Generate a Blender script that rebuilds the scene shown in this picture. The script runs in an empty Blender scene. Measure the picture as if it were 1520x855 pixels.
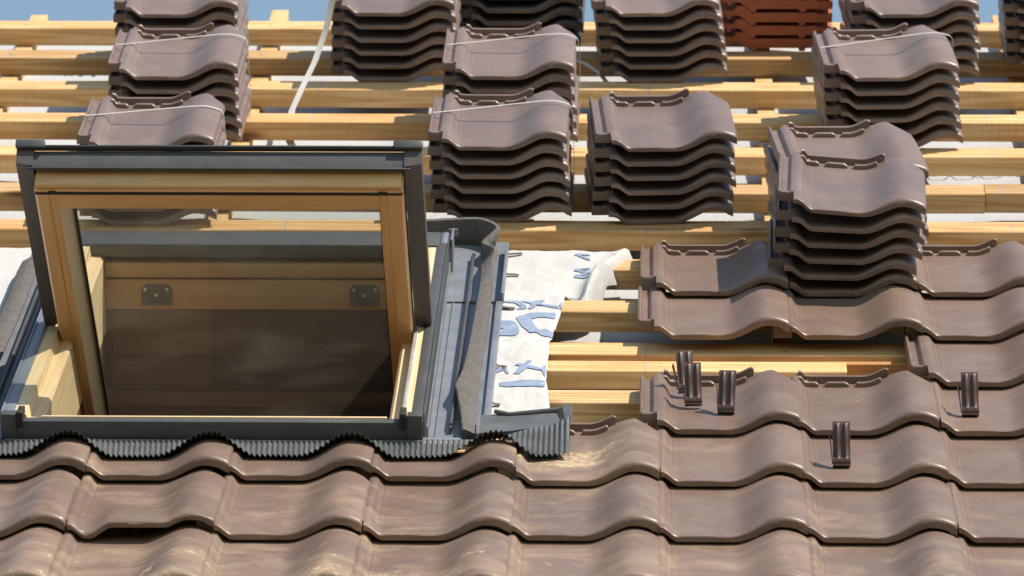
import bpy, bmesh, math, random
from mathutils import Matrix, Vector, noise
random.seed(7)
C = bpy.context.scene.collection
S = bpy.context.scene
R = math.radians

# ------------------------------------------------------------------ camera, sky, sun, exposure
PITCH = R(40)                                    # slope of the roof
ROOF = Matrix.Translation((0, 0, 6.2)) @ Matrix.Rotation(PITCH, 4, 'X')   # roof frame: u along the eave, v up the slope, n out of the roof

def roofdir(u, v, n):
    return (ROOF.to_3x3() @ Vector((u, v, n))).normalized()

cam = bpy.data.cameras.new('camera'); camo = bpy.data.objects.new('camera', cam); C.objects.link(camo)
yaw, pit, rol = .02950, .28980, -.0050
r_ = Vector((math.cos(yaw), math.sin(yaw), 0)); f_ = Vector((-math.sin(yaw), math.cos(yaw), 0)); z_ = Vector((0, 0, 1))
f2 = f_*math.cos(pit) - z_*math.sin(pit); u2 = r_.cross(f2)
r3 = r_*math.cos(rol) + u2*math.sin(rol); u3 = r3.cross(f2)
cm = Matrix((r3, u3, -f2)).transposed().to_4x4(); cm.translation = (.4821, -11.2838, 3.5257)
camo.matrix_world = ROOF @ cm
cam.sensor_width = 36; cam.lens = 36*7740/1520; cam.clip_end = 3000
cam.dof.use_dof = True; cam.dof.focus_distance = 11.6; cam.dof.aperture_fstop = 9
S.camera = camo

SUN = roofdir(.51, .27, .82)                     # towards the sun
el = math.asin(SUN.z); az = math.atan2(SUN.x, SUN.y)
w = bpy.data.worlds.new('World'); S.world = w; w.use_nodes = True
nt = w.node_tree; bg = nt.nodes['Background']
sky = nt.nodes.new('ShaderNodeTexSky'); sky.sky_type = 'NISHITA'; sky.sun_disc = False
sky.sun_elevation = el; sky.sun_rotation = az; sky.air_density = 1.9; sky.dust_density = .3; sky.ozone_density = 1.6
nt.links.new(sky.outputs[0], bg.inputs[0]); bg.inputs[1].default_value = .11
sl = bpy.data.lights.new('sun', 'SUN'); so = bpy.data.objects.new('sun', sl); C.objects.link(so)
sl.energy = 5.0; sl.angle = R(.53); sl.color = (1, .91, .79)
so.rotation_euler = SUN.to_track_quat('Z', 'Y').to_euler()
S.view_settings.view_transform = 'Standard'; S.view_settings.look = 'None'
S.view_settings.exposure = .30; S.view_settings.gamma = 1
S.render.engine = 'CYCLES'

# ------------------------------------------------------------------ materials
def mat(name):
    m = bpy.data.materials.new(name); m.use_nodes = True
    return m, m.node_tree.nodes, m.node_tree.links, m.node_tree.nodes['Principled BSDF']

class NB:                                        # tiny node builder
    def __init__(s, m): s.n = m.node_tree.nodes; s.l = m.node_tree.links
    def node(s, t, **k):
        o = s.n.new(t)
        for a, b in k.items(): setattr(o, a, b)
        return o
    def set(s, inp, v):
        if isinstance(v, bpy.types.NodeSocket): s.l.new(v, inp)
        else: inp.default_value = v
    def math(s, op, a, b=0.0, clamp=False):
        o = s.node('ShaderNodeMath', operation=op, use_clamp=clamp); s.set(o.inputs[0], a); s.set(o.inputs[1], b); return o.outputs[0]
    def mapr(s, v, a, b, c=0., d=1.):
        o = s.node('ShaderNodeMapRange'); s.set(o.inputs[0], v)
        for i, x in enumerate((a, b, c, d)): o.inputs[1+i].default_value = x
        return o.outputs[0]
    def mix(s, f, a, b, mode='MIX'):
        o = s.node('ShaderNodeMix', data_type='RGBA', blend_type=mode)
        s.set(o.inputs[0], f); s.set(o.inputs[6], a); s.set(o.inputs[7], b); return o.outputs[2]
    def noise(s, v, sc, det=3., rough=.5, dist=0.):
        o = s.node('ShaderNodeTexNoise'); s.set(o.inputs['Vector'], v); o.inputs['Scale'].default_value = sc
        o.inputs['Detail'].default_value = det; o.inputs['Roughness'].default_value = rough; o.inputs['Distortion'].default_value = dist
        return o.outputs[0]
    def vmul(s, v, k):
        o = s.node('ShaderNodeVectorMath', operation='MULTIPLY'); s.set(o.inputs[0], v); o.inputs[1].default_value = k; return o.outputs[0]
    def vadd(s, v, k):
        o = s.node('ShaderNodeVectorMath', operation='ADD'); s.set(o.inputs[0], v); s.set(o.inputs[1], k); return o.outputs[0]
    def comb(s, x, y, z):
        o = s.node('ShaderNodeCombineXYZ')
        for i, k in enumerate((x, y, z)): s.set(o.inputs[i], k)
        return o.outputs[0]
    def bump(s, h, strength, dist, bs):
        o = s.node('ShaderNodeBump'); o.inputs['Strength'].default_value = strength; o.inputs['Distance'].default_value = dist
        s.set(o.inputs['Height'], h); s.l.new(o.outputs[0], bs.inputs['Normal'])
    def objco(s): return s.node('ShaderNodeTexCoord').outputs['Object']
    def rand(s): return s.node('ShaderNodeObjectInfo').outputs['Random']
    def roofpos(s):                              # position on the roof (u, v, n)
        g = s.node('ShaderNodeNewGeometry').outputs['Position']
        m = s.node('ShaderNodeMapping', vector_type='POINT')
        a = s.vadd(g, (0, 0, -6.2)); s.l.new(a, m.inputs[0]); m.inputs['Rotation'].default_value = (-PITCH, 0, 0)
        return m.outputs[0]

def rgb(*c): return (c[0], c[1], c[2], 1)

def tile_material(name, base, dark, dust=1.0, rough=.42):
    m, n, l, bs = mat(name); b = NB(m)
    co = b.objco(); rd = b.rand(); rp = b.roofpos()
    off = b.math('MULTIPLY', rd, 37.0)
    co2 = b.vadd(co, b.comb(off, off, 0.))
    smear = b.noise(b.vmul(co2, (3.0, 3.6, 3.0)), 3.0, 6, .66, 1.4)
    cloud = b.noise(co2, 9.0, 4, .6)
    fine = b.noise(co2, 160.0, 2, .6)
    c = b.mix(b.mapr(rd, 0, 1), rgb(*[x*.88 for x in base]), rgb(*[x*k for x, k in zip(base, (1.16, 1.15, 1.14))]))
    swirl = b.noise(b.vmul(co2, (2.4, 2.2, 2.0)), 5.0, 6, .72, 2.6)
    c = b.mix(b.mapr(swirl, .54, .74, 0, .26), c, rgb(.31, .23, .18))
    c = b.mix(b.mapr(smear, .35, .75, 0, .6), c, rgb(*dark))
    c = b.mix(b.mapr(cloud, .42, .72, 0, .4), c, rgb(.27, .20, .155))
    if dust:
        sep = b.node('ShaderNodeSeparateXYZ'); l.new(rp, sep.inputs[0])
        low = b.mapr(sep.outputs[1], -.55, -1.75, 0, 1)
        left = b.mapr(sep.outputs[0], 1.3, -.4, .55, 1)
        amt = b.math('MULTIPLY', low, left)
        d1 = b.noise(b.vmul(rp, (1.0, 1.7, 1.0)), 5.0, 6, .68, .6)
        gx = b.math('POWER', b.math('MULTIPLY', b.math('SUBTRACT', sep.outputs[0], .33), 7.), 2.); gy = b.math('POWER', b.math('MULTIPLY', b.math('ADD', sep.outputs[1], .84), 6.), 2.)
        amt = b.math('ADD', amt, b.math('MULTIPLY', b.math('POWER', 2.718, b.math('MULTIPLY', b.math('ADD', gx, gy), -1.)), 1.1))
        thr = b.math('SUBTRACT', d1, b.math('MULTIPLY', b.math('SUBTRACT', 1.0, amt), .28))
        c = b.mix(b.mapr(thr, .34, .62, 0, .6*dust), c, rgb(.40, .29, .185))
        d2 = b.noise(rp, 60.0, 3, .7)
        sp = b.math('SUBTRACT', b.math('ADD', b.math('MULTIPLY', d1, .55), b.math('MULTIPLY', d2, .45)), b.math('MULTIPLY', b.math('SUBTRACT', 1.0, amt), .2))
        c = b.mix(b.mapr(sp, .535, .60, 0, .75*dust), c, rgb(.56, .43, .27))
        d3 = b.noise(b.vmul(rp, (1.0, .75, 1.0)), 9.0, 5, .6, .25)
        far = b.mapr(sep.outputs[1], -1.36, -1.44, 0, 1)
        pt = b.math('MULTIPLY', b.mapr(b.math('ADD', d3, b.math('MULTIPLY', b.math('SUBTRACT', d2, .5), .16)),   .635, .70, 0, .85), b.math('MULTIPLY', far, b.mapr(sep.outputs[0], .7, .3, 0, 1)))
        c = b.mix(pt, c, rgb(.62, .49, .32))
    speck = b.noise(co2, 95.0, 1, .5)
    c = b.mix(b.mapr(speck, .77, .80, 0, .5), c, rgb(.55, .42, .30))
    chip = b.noise(co2, 34.0, 1, .4)
    c = b.mix(b.mapr(chip, .80, .815, 0, .75), c, rgb(.42, .17, .08))
    l.new(c, bs.inputs['Base Color'])
    rr = b.mapr(smear, .3, .75, rough-.05, rough+.16)
    if dust: rr = b.math('ADD', rr, b.math('ADD', b.math('MULTIPLY', pt, .45), b.mapr(thr, .38, .66, 0, .25)), True)
    l.new(rr, bs.inputs['Roughness']); bs.inputs['Specular IOR Level'].default_value = .5
    if dust: l.new(b.math('MULTIPLY', b.math('SUBTRACT', 1.0, b.math('MAXIMUM', pt, b.mapr(thr, .38, .66, 0, .7)), True), .5), bs.inputs['Specular IOR Level'])
    b.bump(b.math('ADD', b.math('MULTIPLY', cloud, 1.), b.math('MULTIPLY', fine, .12)), .12, .006, bs)
    return m

def wood_material(name, c1, c2, knots=True, chalk=False, rough=.62, axis=0, amp=.5):
    m, n, l, bs = mat(name); b = NB(m)
    co = b.objco(); rd = b.rand()
    off = b.math('MULTIPLY', rd, 53.0)
    oi = b.node('ShaderNodeObjectInfo')
    sc = [14., 14., 14.]; sc[axis] = .55
    p = b.vadd(b.vmul(co, tuple(sc)), b.comb(off, off, off))
    wob = b.noise(p, 1.0, 2, .5)
    rings = b.math('FRACT', b.math('MULTIPLY', wob, 11.0))
    rings = b.mapr(b.math('ABSOLUTE', b.math('SUBTRACT', rings, .5)), 0, .5, 0, 1)
    sc2 = [150., 150., 150.]; sc2[axis] = 4.
    fib = b.noise(b.vadd(b.vmul(co, tuple(sc2)), b.comb(off, off, off)), 1.0, 3, .6)
    blot = b.noise(b.vadd(co, b.comb(off, 0., 0.)), 3.0, 3, .6)
    t = b.math('ADD', b.math('MULTIPLY', rings, .45), b.math('MULTIPLY', fib, .55))
    c = b.mix(b.mapr(t, .33, .70, 0, amp*1.7), rgb(*c1), rgb(*c2))
    c = b.mix(b.mapr(blot, .3, .7, 0, .35), c, rgb(*[x*.82 for x in c2]))
    c = b.mix(b.mapr(rd, .0, 1., 0., .45), c, rgb(c1[0]*.86, c1[1]*.74, c1[2]*.62))
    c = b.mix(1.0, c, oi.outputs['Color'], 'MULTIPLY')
    if knots:
        sk = [9., 9., 9.]; sk[axis] = 3.0
        v = b.node('ShaderNodeTexVoronoi'); l.new(b.vadd(b.vmul(co, tuple(sk)), b.comb(off, off, off)), v.inputs['Vector']); v.inputs['Scale'].default_value = 1.0
        k = b.mapr(b.math('ADD', v.outputs['Distance'], b.math('MULTIPLY', b.math('SUBTRACT', fib, .5), .05)), .05, .17, .9, 0)
        c = b.mix(k, c, rgb(.12, .055, .02))
        saw = [300., 300., 300.]; 
        st = b.noise(b.vmul(co, (340., 8., 8.) if axis == 0 else (8., 340., 8.)), 1.0, 1, .5)
        c = b.mix(b.mapr(st, .4, .7, 0, .16), c, rgb(*[x*.6 for x in c2]))
    if chalk:
        rp = b.roofpos(); sep = b.node('ShaderNodeSeparateXYZ'); l.new(rp, sep.inputs[0])
        q = b.math('MULTIPLY', b.math('ADD', sep.outputs[0], 9.377), 1/.8935)
        d = b.math('ABSOLUTE', b.math('SUBTRACT', b.math('FRACT', b.math('ADD', q, .5)), .5))
        on = b.mapr(sep.outputs[2], -.012, -.008, 0, 1)
        qn = b.math('MULTIPLY', b.math('ADD', sep.outputs[0], 1.329+6.993), 1/.6993)
        du = b.math('MULTIPLY', b.math('SUBTRACT', b.math('FRACT', b.math('ADD', qn, .5)), .5), .6993)
        dv = b.math('MULTIPLY', b.math('SUBTRACT', b.math('FRACT', b.math('ADD', b.math('MULTIPLY', b.math('SUBTRACT', sep.outputs[1], .04), 1/.345), 8.5)), .5), .345)
        dd = b.math('SQRT', b.math('ADD', b.math('MULTIPLY', du, du), b.math('MULTIPLY', dv, dv)))
        c = b.mix(b.math('MULTIPLY', b.mapr(dd, .004, .0065, .8, 0), on), c, rgb(.16, .11, .07))
        cn = b.noise(rp, 40., 2, .6)
        c = b.mix(b.math('MULTIPLY', b.math('MULTIPLY', b.mapr(d, .0012, .0028, .8, 0), on), b.mapr(cn, .35, .6, .2, 1)), c, rgb(.25, .27, .42))
    l.new(c, bs.inputs['Base Color']); bs.inputs['Roughness'].default_value = rough; bs.inputs['Specular IOR Level'].default_value = .3
    b.bump(fib, .25, .002, bs)
    return m

def metal_paint(name, col, rough=.4, var=.25, bumpy=0.0, spec=.5, metallic=0.0, scale=14.):
    m, n, l, bs = mat(name); b = NB(m)
    co = b.objco(); a = b.noise(co, scale, 5, .65); d = b.noise(co, 120., 2, .6)
    c = b.mix(b.mapr(a, .35, .75, 0, var*2), rgb(*col), rgb(*[min(1, x*1.5+.03) for x in col]))
    l.new(c, bs.inputs['Base Color']); l.new(b.mapr(a, .3, .7, rough-.06, rough+.12), bs.inputs['Roughness'])
    bs.inputs['Metallic'].default_value = metallic; bs.inputs['Specular IOR Level'].default_value = spec
    if bumpy: b.bump(d, bumpy, .004, bs)
    return m

M_tile = tile_material('brown engobed clay', (.186, .123, .094), (.112, .072, .055), rough=.37)
M_stack = tile_material('brown engobed clay new', (.192, .134, .114), (.128, .090, .078), dust=0, rough=.34)
M_black = tile_material('anthracite clay', (.075, .060, .057), (.05, .042, .041), dust=0)
M_terra = metal_paint('terracotta', (.38, .11, .048), .75, .2, .25)
M_batten = wood_material('batten pine', (.78, .565, .31), (.55, .305, .115), chalk=True, amp=.62)
M_counter = wood_material('counter batten pine', (.72, .50, .25), (.60, .38, .16), axis=1)
M_pine = wood_material('window pine', (.76, .50, .26), (.64, .38, .17), knots=False, rough=.38, amp=.35)
M_pinev = wood_material('window pine upright', (.78, .52, .27), (.64, .38, .17), knots=False, rough=.38, axis=1, amp=.4)
M_raw = wood_material('pale frame pine', (.78, .62, .40), (.64, .44, .22), knots=False, rough=.5, axis=1, amp=.4)
M_bead_sunlit = metal_paint('bead wood painted sunlit', (.88, .76, .58), .5, .1, .1)  # pale colour stands in for sun on the left reveal
M_dark = wood_material('brown lining board', (.115, .064, .038), (.075, .042, .026), knots=False, rough=.6)
M_brown = metal_paint('dark brown coated aluminium', (.075, .060, .052), .42, .15, .06)
M_grey = metal_paint('grey coated aluminium', (.064, .065, .065), .38, .12, .05)
M_flash = metal_paint('blue grey flashing', (.20, .215, .24), .36, .2, .05, metallic=.25)
M_lead = metal_paint('pleated grey apron', (.100, .106, .107), .45, .3, .1, metallic=.2)
M_foam = metal_paint('grey foam', (.115, .105, .098), .95, .3, .9, spec=.1, scale=60.)
M_plate = metal_paint('steel plate', (.10, .095, .085), .45, .2, .05, metallic=.3)
M_alu = metal_paint('bare aluminium', (.62, .60, .58), .35, .1, 0, metallic=.6)
M_gasket = metal_paint('black rubber', (.012, .011, .010), .7, .1)
M_clip = metal_paint('brown enamelled clip', (.066, .036, .030), .38, .1, 0, spec=.3)
M_strap = metal_paint('white plastic strap', (.62, .60, .58), .35, .05, 0)
M_print = metal_paint('blue print', (.20, .25, .345), .8, .35, 0, spec=.1, scale=30.)
M_ink = metal_paint('black print', (.17, .17, .18), .8, .2, 0, spec=.1)
M_staple = metal_paint('dark metal hook', (.09, .085, .08), .5, .2)

def cloth_material(name, col, spec=.15):
    m, n, l, bs = mat(name); b = NB(m); co = b.objco()
    a = b.noise(co, 6., 5, .65, .8); f = b.noise(b.vmul(co, (1, 1, 1)), 260., 2, .6)
    wv = b.noise(b.vmul(co, (7., 3., 7.)), 2.2, 4, .6, 1.5)
    c = b.mix(b.mapr(a, .3, .72, 0, .5), rgb(*col), rgb(*[x*.84 for x in col]))
    l.new(c, bs.inputs['Base Color']); bs.inputs['Roughness'].default_value = .75; bs.inputs['Specular IOR Level'].default_value = spec
    b.bump(b.math('ADD', b.math('MULTIPLY', wv, 1.0), b.math('MULTIPLY', f, .05)), .38, .012, bs)
    return m
M_flap = cloth_material('white roofing membrane', (.52, .51, .49))
M_under = cloth_material('grey roofing membrane', (.46, .465, .465))

m, n, l, bs = mat('grassy ground'); b = NB(m)
l.new(b.mix(b.noise(b.objco(), 3., 6, .7), rgb(.035, .042, .018), rgb(.07, .065, .035)), bs.inputs['Base Color']); bs.inputs['Roughness'].default_value = .9
M_ground = m

# glass: clear pane with a dusty film
m = bpy.data.materials.new('dusty window glass'); m.use_nodes = True; n = m.node_tree.nodes; l = m.node_tree.links
n.remove(n['Principled BSDF']); out = n['Material Output']; b = NB(m); co = b.objco()
tr = n.new('ShaderNodeBsdfTransparent'); tr.inputs[0].default_value = (.87, .89, .86, 1)
gl = n.new('ShaderNodeBsdfGlossy'); gl.inputs['Roughness'].default_value = .02
fr = n.new('ShaderNodeLayerWeight'); fr.inputs[0].default_value = .5
mx = n.new('ShaderNodeMixShader'); l.new(b.math('ADD', b.math('POWER', fr.outputs['Facing'], 5.), .055, True), mx.inputs[0]); l.new(tr.outputs[0], mx.inputs[1]); l.new(gl.outputs[0], mx.inputs[2])
df0 = n.new('ShaderNodeBsdfDiffuse'); df0.inputs[0].default_value = (.5, .44, .38, 1)
tl = n.new('ShaderNodeBsdfTranslucent'); tl.inputs[0].default_value = (.5, .42, .34, 1)
df = n.new('ShaderNodeMixShader'); df.inputs[0].default_value = .4; l.new(df0.outputs[0], df.inputs[1]); l.new(tl.outputs[0], df.inputs[2])
d1 = b.noise(b.vmul(co, (1., 1.6, 1.)), 3.1, 6, .6, .5); d2 = b.noise(co, 110., 2, .6)
d3 = b.noise(b.vmul(co, (1., 1.4, 1.)), 9.0, 4, .7, 1.4)
film = b.math('ADD', b.mapr(d1, .48, .76, .030, .12), b.math('ADD', b.mapr(d2, .74, .78, 0, .25), b.mapr(d3, .71, .80, 0, .22)), True)
mx2 = n.new('ShaderNodeMixShader'); l.new(film, mx2.inputs[0]); l.new(mx.outputs[0], mx2.inputs[1]); l.new(df.outputs[0], mx2.inputs[2])
l.new(mx2.outputs[0], out.inputs[0]); M_glass = m

# ------------------------------------------------------------------ mesh helpers
class MB:
    def __init__(s): s.bm = bmesh.new()
    def box(s, x0, x1, y0, y1, z0, z1, bev=0.0, M=None):
        r = bmesh.ops.create_cube(s.bm, size=1.0); vs = r['verts']
        for v in vs: v.co = Vector(((x0+x1)/2 + v.co.x*(x1-x0), (y0+y1)/2 + v.co.y*(y1-y0), (z0+z1)/2 + v.co.z*(z1-z0)))
        if bev:
            es = list({e for v in vs for e in v.link_edges})
            rr = bmesh.ops.bevel(s.bm, geom=es, offset=bev, segments=2, affect='EDGES', profile=.5)
            vs = list({v for f in rr['faces'] for v in f.verts} | {v for v in vs if v.is_valid})
        if M is not None:
            for v in vs: v.co = M @ v.co
        return s
    def faces(s, vs, fs):
        bv = [s.bm.verts.new(v) for v in vs]
        for f in fs:
            try: s.bm.faces.new([bv[i] for i in f])
            except ValueError: pass
        return bv
    def prism(s, poly, a0, a1, axis='x'):        # polygon in the other two axes, swept along an axis
        def P(p, a):
            return (a, p[0], p[1]) if axis == 'x' else ((p[0], a, p[1]) if axis == 'y' else (p[0], p[1], a))
        k = len(poly); vs = [P(p, a0) for p in poly] + [P(p, a1) for p in poly]
        s.faces(vs, [tuple(range(k)), tuple(range(2*k-1, k-1, -1))] + [(i, i+k, (i+1) % k + k, (i+1) % k) for i in range(k)])
        return s
    def slab(s, top, bot):                       # closed slab between two equal grids of points
        ny, nx = len(top), len(top[0])
        vs = [p for r in top for p in r] + [p for r in bot for p in r]; o = nx*ny; fs = []
        for j in range(ny-1):
            for i in range(nx-1):
                a = j*nx+i; fs.append((a, a+1, a+nx+1, a+nx)); fs.append((o+a, o+a+nx, o+a+nx+1, o+a+1))
        for i in range(nx-1):
            fs.append((i, o+i, o+i+1, i+1)); a = (ny-1)*nx+i; fs.append((a, a+1, o+a+1, o+a))
        for j in range(ny-1):
            a = j*nx; fs.append((a, a+nx, o+a+nx, o+a)); a = j*nx+nx-1; fs.append((a, o+a, o+a+nx, a+nx))
        s.faces(vs, fs); return s
    def tube(s, pts, r, k=8):
        pts = [Vector(p) for p in pts]; rings = []
        for i, p in enumerate(pts):
            d = (pts[min(i+1, len(pts)-1)] - pts[max(i-1, 0)]).normalized()
            a = d.orthogonal().normalized() if i == 0 else (pa - d*pa.dot(d)).normalized()
            pa = a; c = d.cross(a)
            rings.append([p + (a*math.cos(t*2*math.pi/k) + c*math.sin(t*2*math.pi/k))*r for t in range(k)])
        vs = [v for q in rings for v in q]; fs = []
        for i in range(len(pts)-1):
            for t in range(k): fs.append((i*k+t, i*k+(t+1) % k, (i+1)*k+(t+1) % k, (i+1)*k+t))
        fs += [tuple(range(k-1, -1, -1)), tuple(range((len(pts)-1)*k, len(pts)*k))]
        s.faces(vs, fs); return s
    def ribbon(s, pts, wdir, wid, thick):        # flat band along a path: wdir = direction of its width
        pts = [Vector(p) for p in pts]; wd = Vector(wdir).normalized(); rows = []
        for i, p in enumerate(pts):
            d = (pts[min(i+1, len(pts)-1)] - pts[max(i-1, 0)]).normalized(); nn = d.cross(wd).normalized()
            rows.append([p - wd*wid/2 - nn*thick/2, p + wd*wid/2 - nn*thick/2, p + wd*wid/2 + nn*thick/2, p - wd*wid/2 + nn*thick/2])
        vs = [v for r in rows for v in r]; fs = []
        for i in range(len(pts)-1):
            for t in range(4): fs.append((i*4+t, i*4+(t+1) % 4, i*4+4+(t+1) % 4, i*4+4+t))
        fs += [(3, 2, 1, 0), tuple(range(len(vs)-4, len(vs)))]
        s.faces(vs, fs); return s
    def mesh(s, name, ang=35):
        bmesh.ops.recalc_face_normals(s.bm, faces=s.bm.faces[:])
        me = bpy.data.meshes.new(name); s.bm.to_mesh(me); s.bm.free()
        for p in me.polygons: p.use_smooth = True
        me.set_sharp_from_angle(angle=R(ang))
        return me
    def build(s, name, m, parent=None, matrix=None, ang=35):
        me = s.mesh(name, ang); me.materials.append(m); return link(name, me, parent, matrix)

def link(name, data, parent=None, matrix=None):
    o = bpy.data.objects.new(name, data); C.objects.link(o)
    L = matrix if matrix is not None else Matrix()
    if parent is not None: o.parent = parent; o.matrix_local = L
    else: o.matrix_world = ROOF @ L
    return o
def tag(o, label, cat, group=None):
    o['label'] = label; o['category'] = cat; o['kind'] = 'thing'
    if group: o['group'] = group
    return o
def thing(name, label, cat, matrix=None, group=None):
    o = link(name, None, None, matrix); o.empty_display_size = .1; return tag(o, label, cat, group)
def T(u, v, n): return Matrix.Translation((u, v, n))

def smooth(t): t = max(0., min(1., t)); return t*t*(3-2*t)

# ------------------------------------------------------------------ ground far below
g = MB(); g.faces([(-1500, -1500, 0), (1500, -1500, 0), (1500, 1500, 0), (-1500, 1500, 0)], [(0, 1, 2, 3)])
go = g.build('ground', M_ground); go.matrix_world = Matrix.Translation((0, 0, -2.0)); go['kind'] = 'structure'

# ------------------------------------------------------------------ the roof: battens, counter battens, underlay
G = .345
roof = thing('house_roof', 'unfinished pitched roof of pale pine battens, lower half covered in brown wavy clay tiles', 'roof')
under = MB(); nx, ny = 60, 90
top = [[(-2.2+i*4.6/nx, -2.6+j*6.15/ny, -.088 + .010*noise.noise((i*.35, j*.5, 2.)) - .012*abs(math.sin((-2.2+i*4.6/nx+1.305)*math.pi/.6993))) for i in range(nx+1)] for j in range(ny+1)]
# opening for the skylight is simply covered by the window lining above it
vs = [p for r in top for p in r]; fs = []
for j in range(ny):
    for i in range(nx):
        a = j*(nx+1)+i; x, y, _ = vs[a]
        if -.90 < x < -.07 and -.74 < y < .56: continue
        fs.append((a, a+1, a+nx+2, a+nx+1))
under.faces(vs, fs); uo = under.build('underlay', M_under, roof)
for i in range(-1, 6):                           # counter battens up the slope
    u1 = -1.305 + .6993*i
    v0 = -2.5
    segs = [(-2.5, 3.50 + random.uniform(-.03, .06))]
    if -.93 < u1-.02 < -.0: segs = [(-2.5, -.80), (.72, 3.55)]
    for a, c in segs:
        MB().box(u1-.048, u1, a, c, -.10, -.0525, .002).build('counter_batten', M_counter, roof)

def batten(u0, u1, v, n1=0.0, wid=.091, hb=.0512, tone=1.0, label=None, slope=0.0):
    ns = max(2, int((u1-u0)/.12)); sd = random.random()*50; rows_t, rows_b = [], []
    ce = .0022
    sec = [(0, -hb+ce), (0, -ce), (ce, 0), (wid-ce, 0), (wid, -ce), (wid, -hb+ce), (wid-ce, -hb), (ce, -hb)]
    vs = []; fs = []; k = len(sec)
    for i in range(ns+1):
        x = u0 + (u1-u0)*i/ns
        dv = .0022*noise.noise((x*1.7, sd, 0)) + slope*(x-u0); dn = .0015*noise.noise((x*2.1, sd, 9.))
        for (a, c) in sec: vs.append((x, v+a+dv, n1+c+dn))
    for i in range(ns):
        for t in range(k): fs.append((i*k+t, i*k+(t+1) % k, (i+1)*k+(t+1) % k, (i+1)*k+t))
    fs += [tuple(range(k-1, -1, -1)), tuple(range(ns*k, ns*k+k))]
    mb = MB(); mb.faces(vs, fs); o = mb.build('batten', M_batten, roof, ang=20)
    t = tone if isinstance(tone, tuple) else (tone, tone*.985, tone*.95)
    o.color = (*t, 1)
    if label: o['label'] = label
    return o
tones = {9: 1.06, 8: .80, 7: 1.0, 6: (1.0, .93, .84), 5: 1.06, 4: .80, 3: (.96, .90, .82), 2: .92, 1: (.92, .95, .92), 0: 1.04, -1: .96}
vadj = {5: .012, 4: -.02, 3: -.016}
for k in range(9, 2, -1):
    sp = random.choice([-.05, .35, .9, 1.3])
    t = tones[k]
    if k in (8, 4, 6): batten(-1.75, sp, G*k+vadj.get(k, 0)*.5, tone=t); batten(sp+.002, 2.15, G*k+.001, tone=t*.9 if k != 6 else (1.03, 1.0, .95))
    else: batten(-1.75, 2.15, G*k+vadj.get(k, 0)*.3, tone=t)
for k in range(2, -2, -1):
    batten(.135, 2.15, G*k + (.010 if k == 0 else 0), tone=tones[k]); batten(-1.75, -1.02, G*k, tone=tones[k])
for k in range(-2, -6, -1): batten(-1.75, 2.15, G*k, tone=.95)
batten(.150, .904, -.100, n1=-.004, wid=.075, hb=.044, tone=(1.08, 1.05, 1.0), label='short pale offcut of batten nailed against the batten in the gap between tile rows')
rb = batten(.25, 2.1, -.022, n1=-.010, wid=.018, hb=.034, tone=(.80, .60, .46), label='thin reddish split strip of wood along the batten in the open gap')

# ------------------------------------------------------------------ the wavy clay tile
L_T = .41
def zprof(x, y, vent=False, nose=True):
    xb = .024 + .014*math.exp(-(y/.06)**2)                       # the pan starts further right near the nose
    hump = .0435*(1 - .06*math.exp(-(y/.05)**1.7))*(1 - .30*smooth((y-.20)/.18))
    if x <= .007: z = .020 - .0015*max(0, x)/.007
    elif x < xb: z = .0185*(1-smooth((x-.006)/(xb-.006))**.9)
    elif x < .148: z = 0.
    elif x < .247: z = hump*smooth((x-.148)/.099)
    else: z = hump - (.0135*((x-.247)/.053)**2)*(1 if y > .02 else 1.05)
    if x < .148 and xb-.006 < x and y > .07: z += .0016*math.exp(-((x-xb-.002)/.003)**2)
    if vent:
        e = smooth((x-.045)/.045); w_ = e*(1-smooth((y-.05)/.17))
        z = max(z, .024*w_)
    if y > .388: z -= .003*smooth((x-.19)/.02)                   # stepped head of the hump
    if nose:
        Rr = .0028 + .0082*smooth((x-.145)/.07) if not vent else .006
        if y < Rr: z -= .93*(Rr - math.sqrt(max(0., Rr*Rr-(Rr-y)**2)))
    return z
XS = [-.009, -.004, 0, .004, .007, .011, .015, .019, .023, .027, .031, .035, .039, .045, .055, .07, .085, .10, .118, .132, .143, .152, .161, .170, .179, .188, .197, .206, .215, .224, .233, .242, .25, .259, .268, .277, .286, .292, .297, .2988]
YS = [0, .0006, .0014, .0024, .0038, .0056, .008, .0105, .013, .018, .025, .034, .047, .062, .08, .10, .13, .17, .22, .27, .32, .36, .386, .3885, .41]
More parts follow.
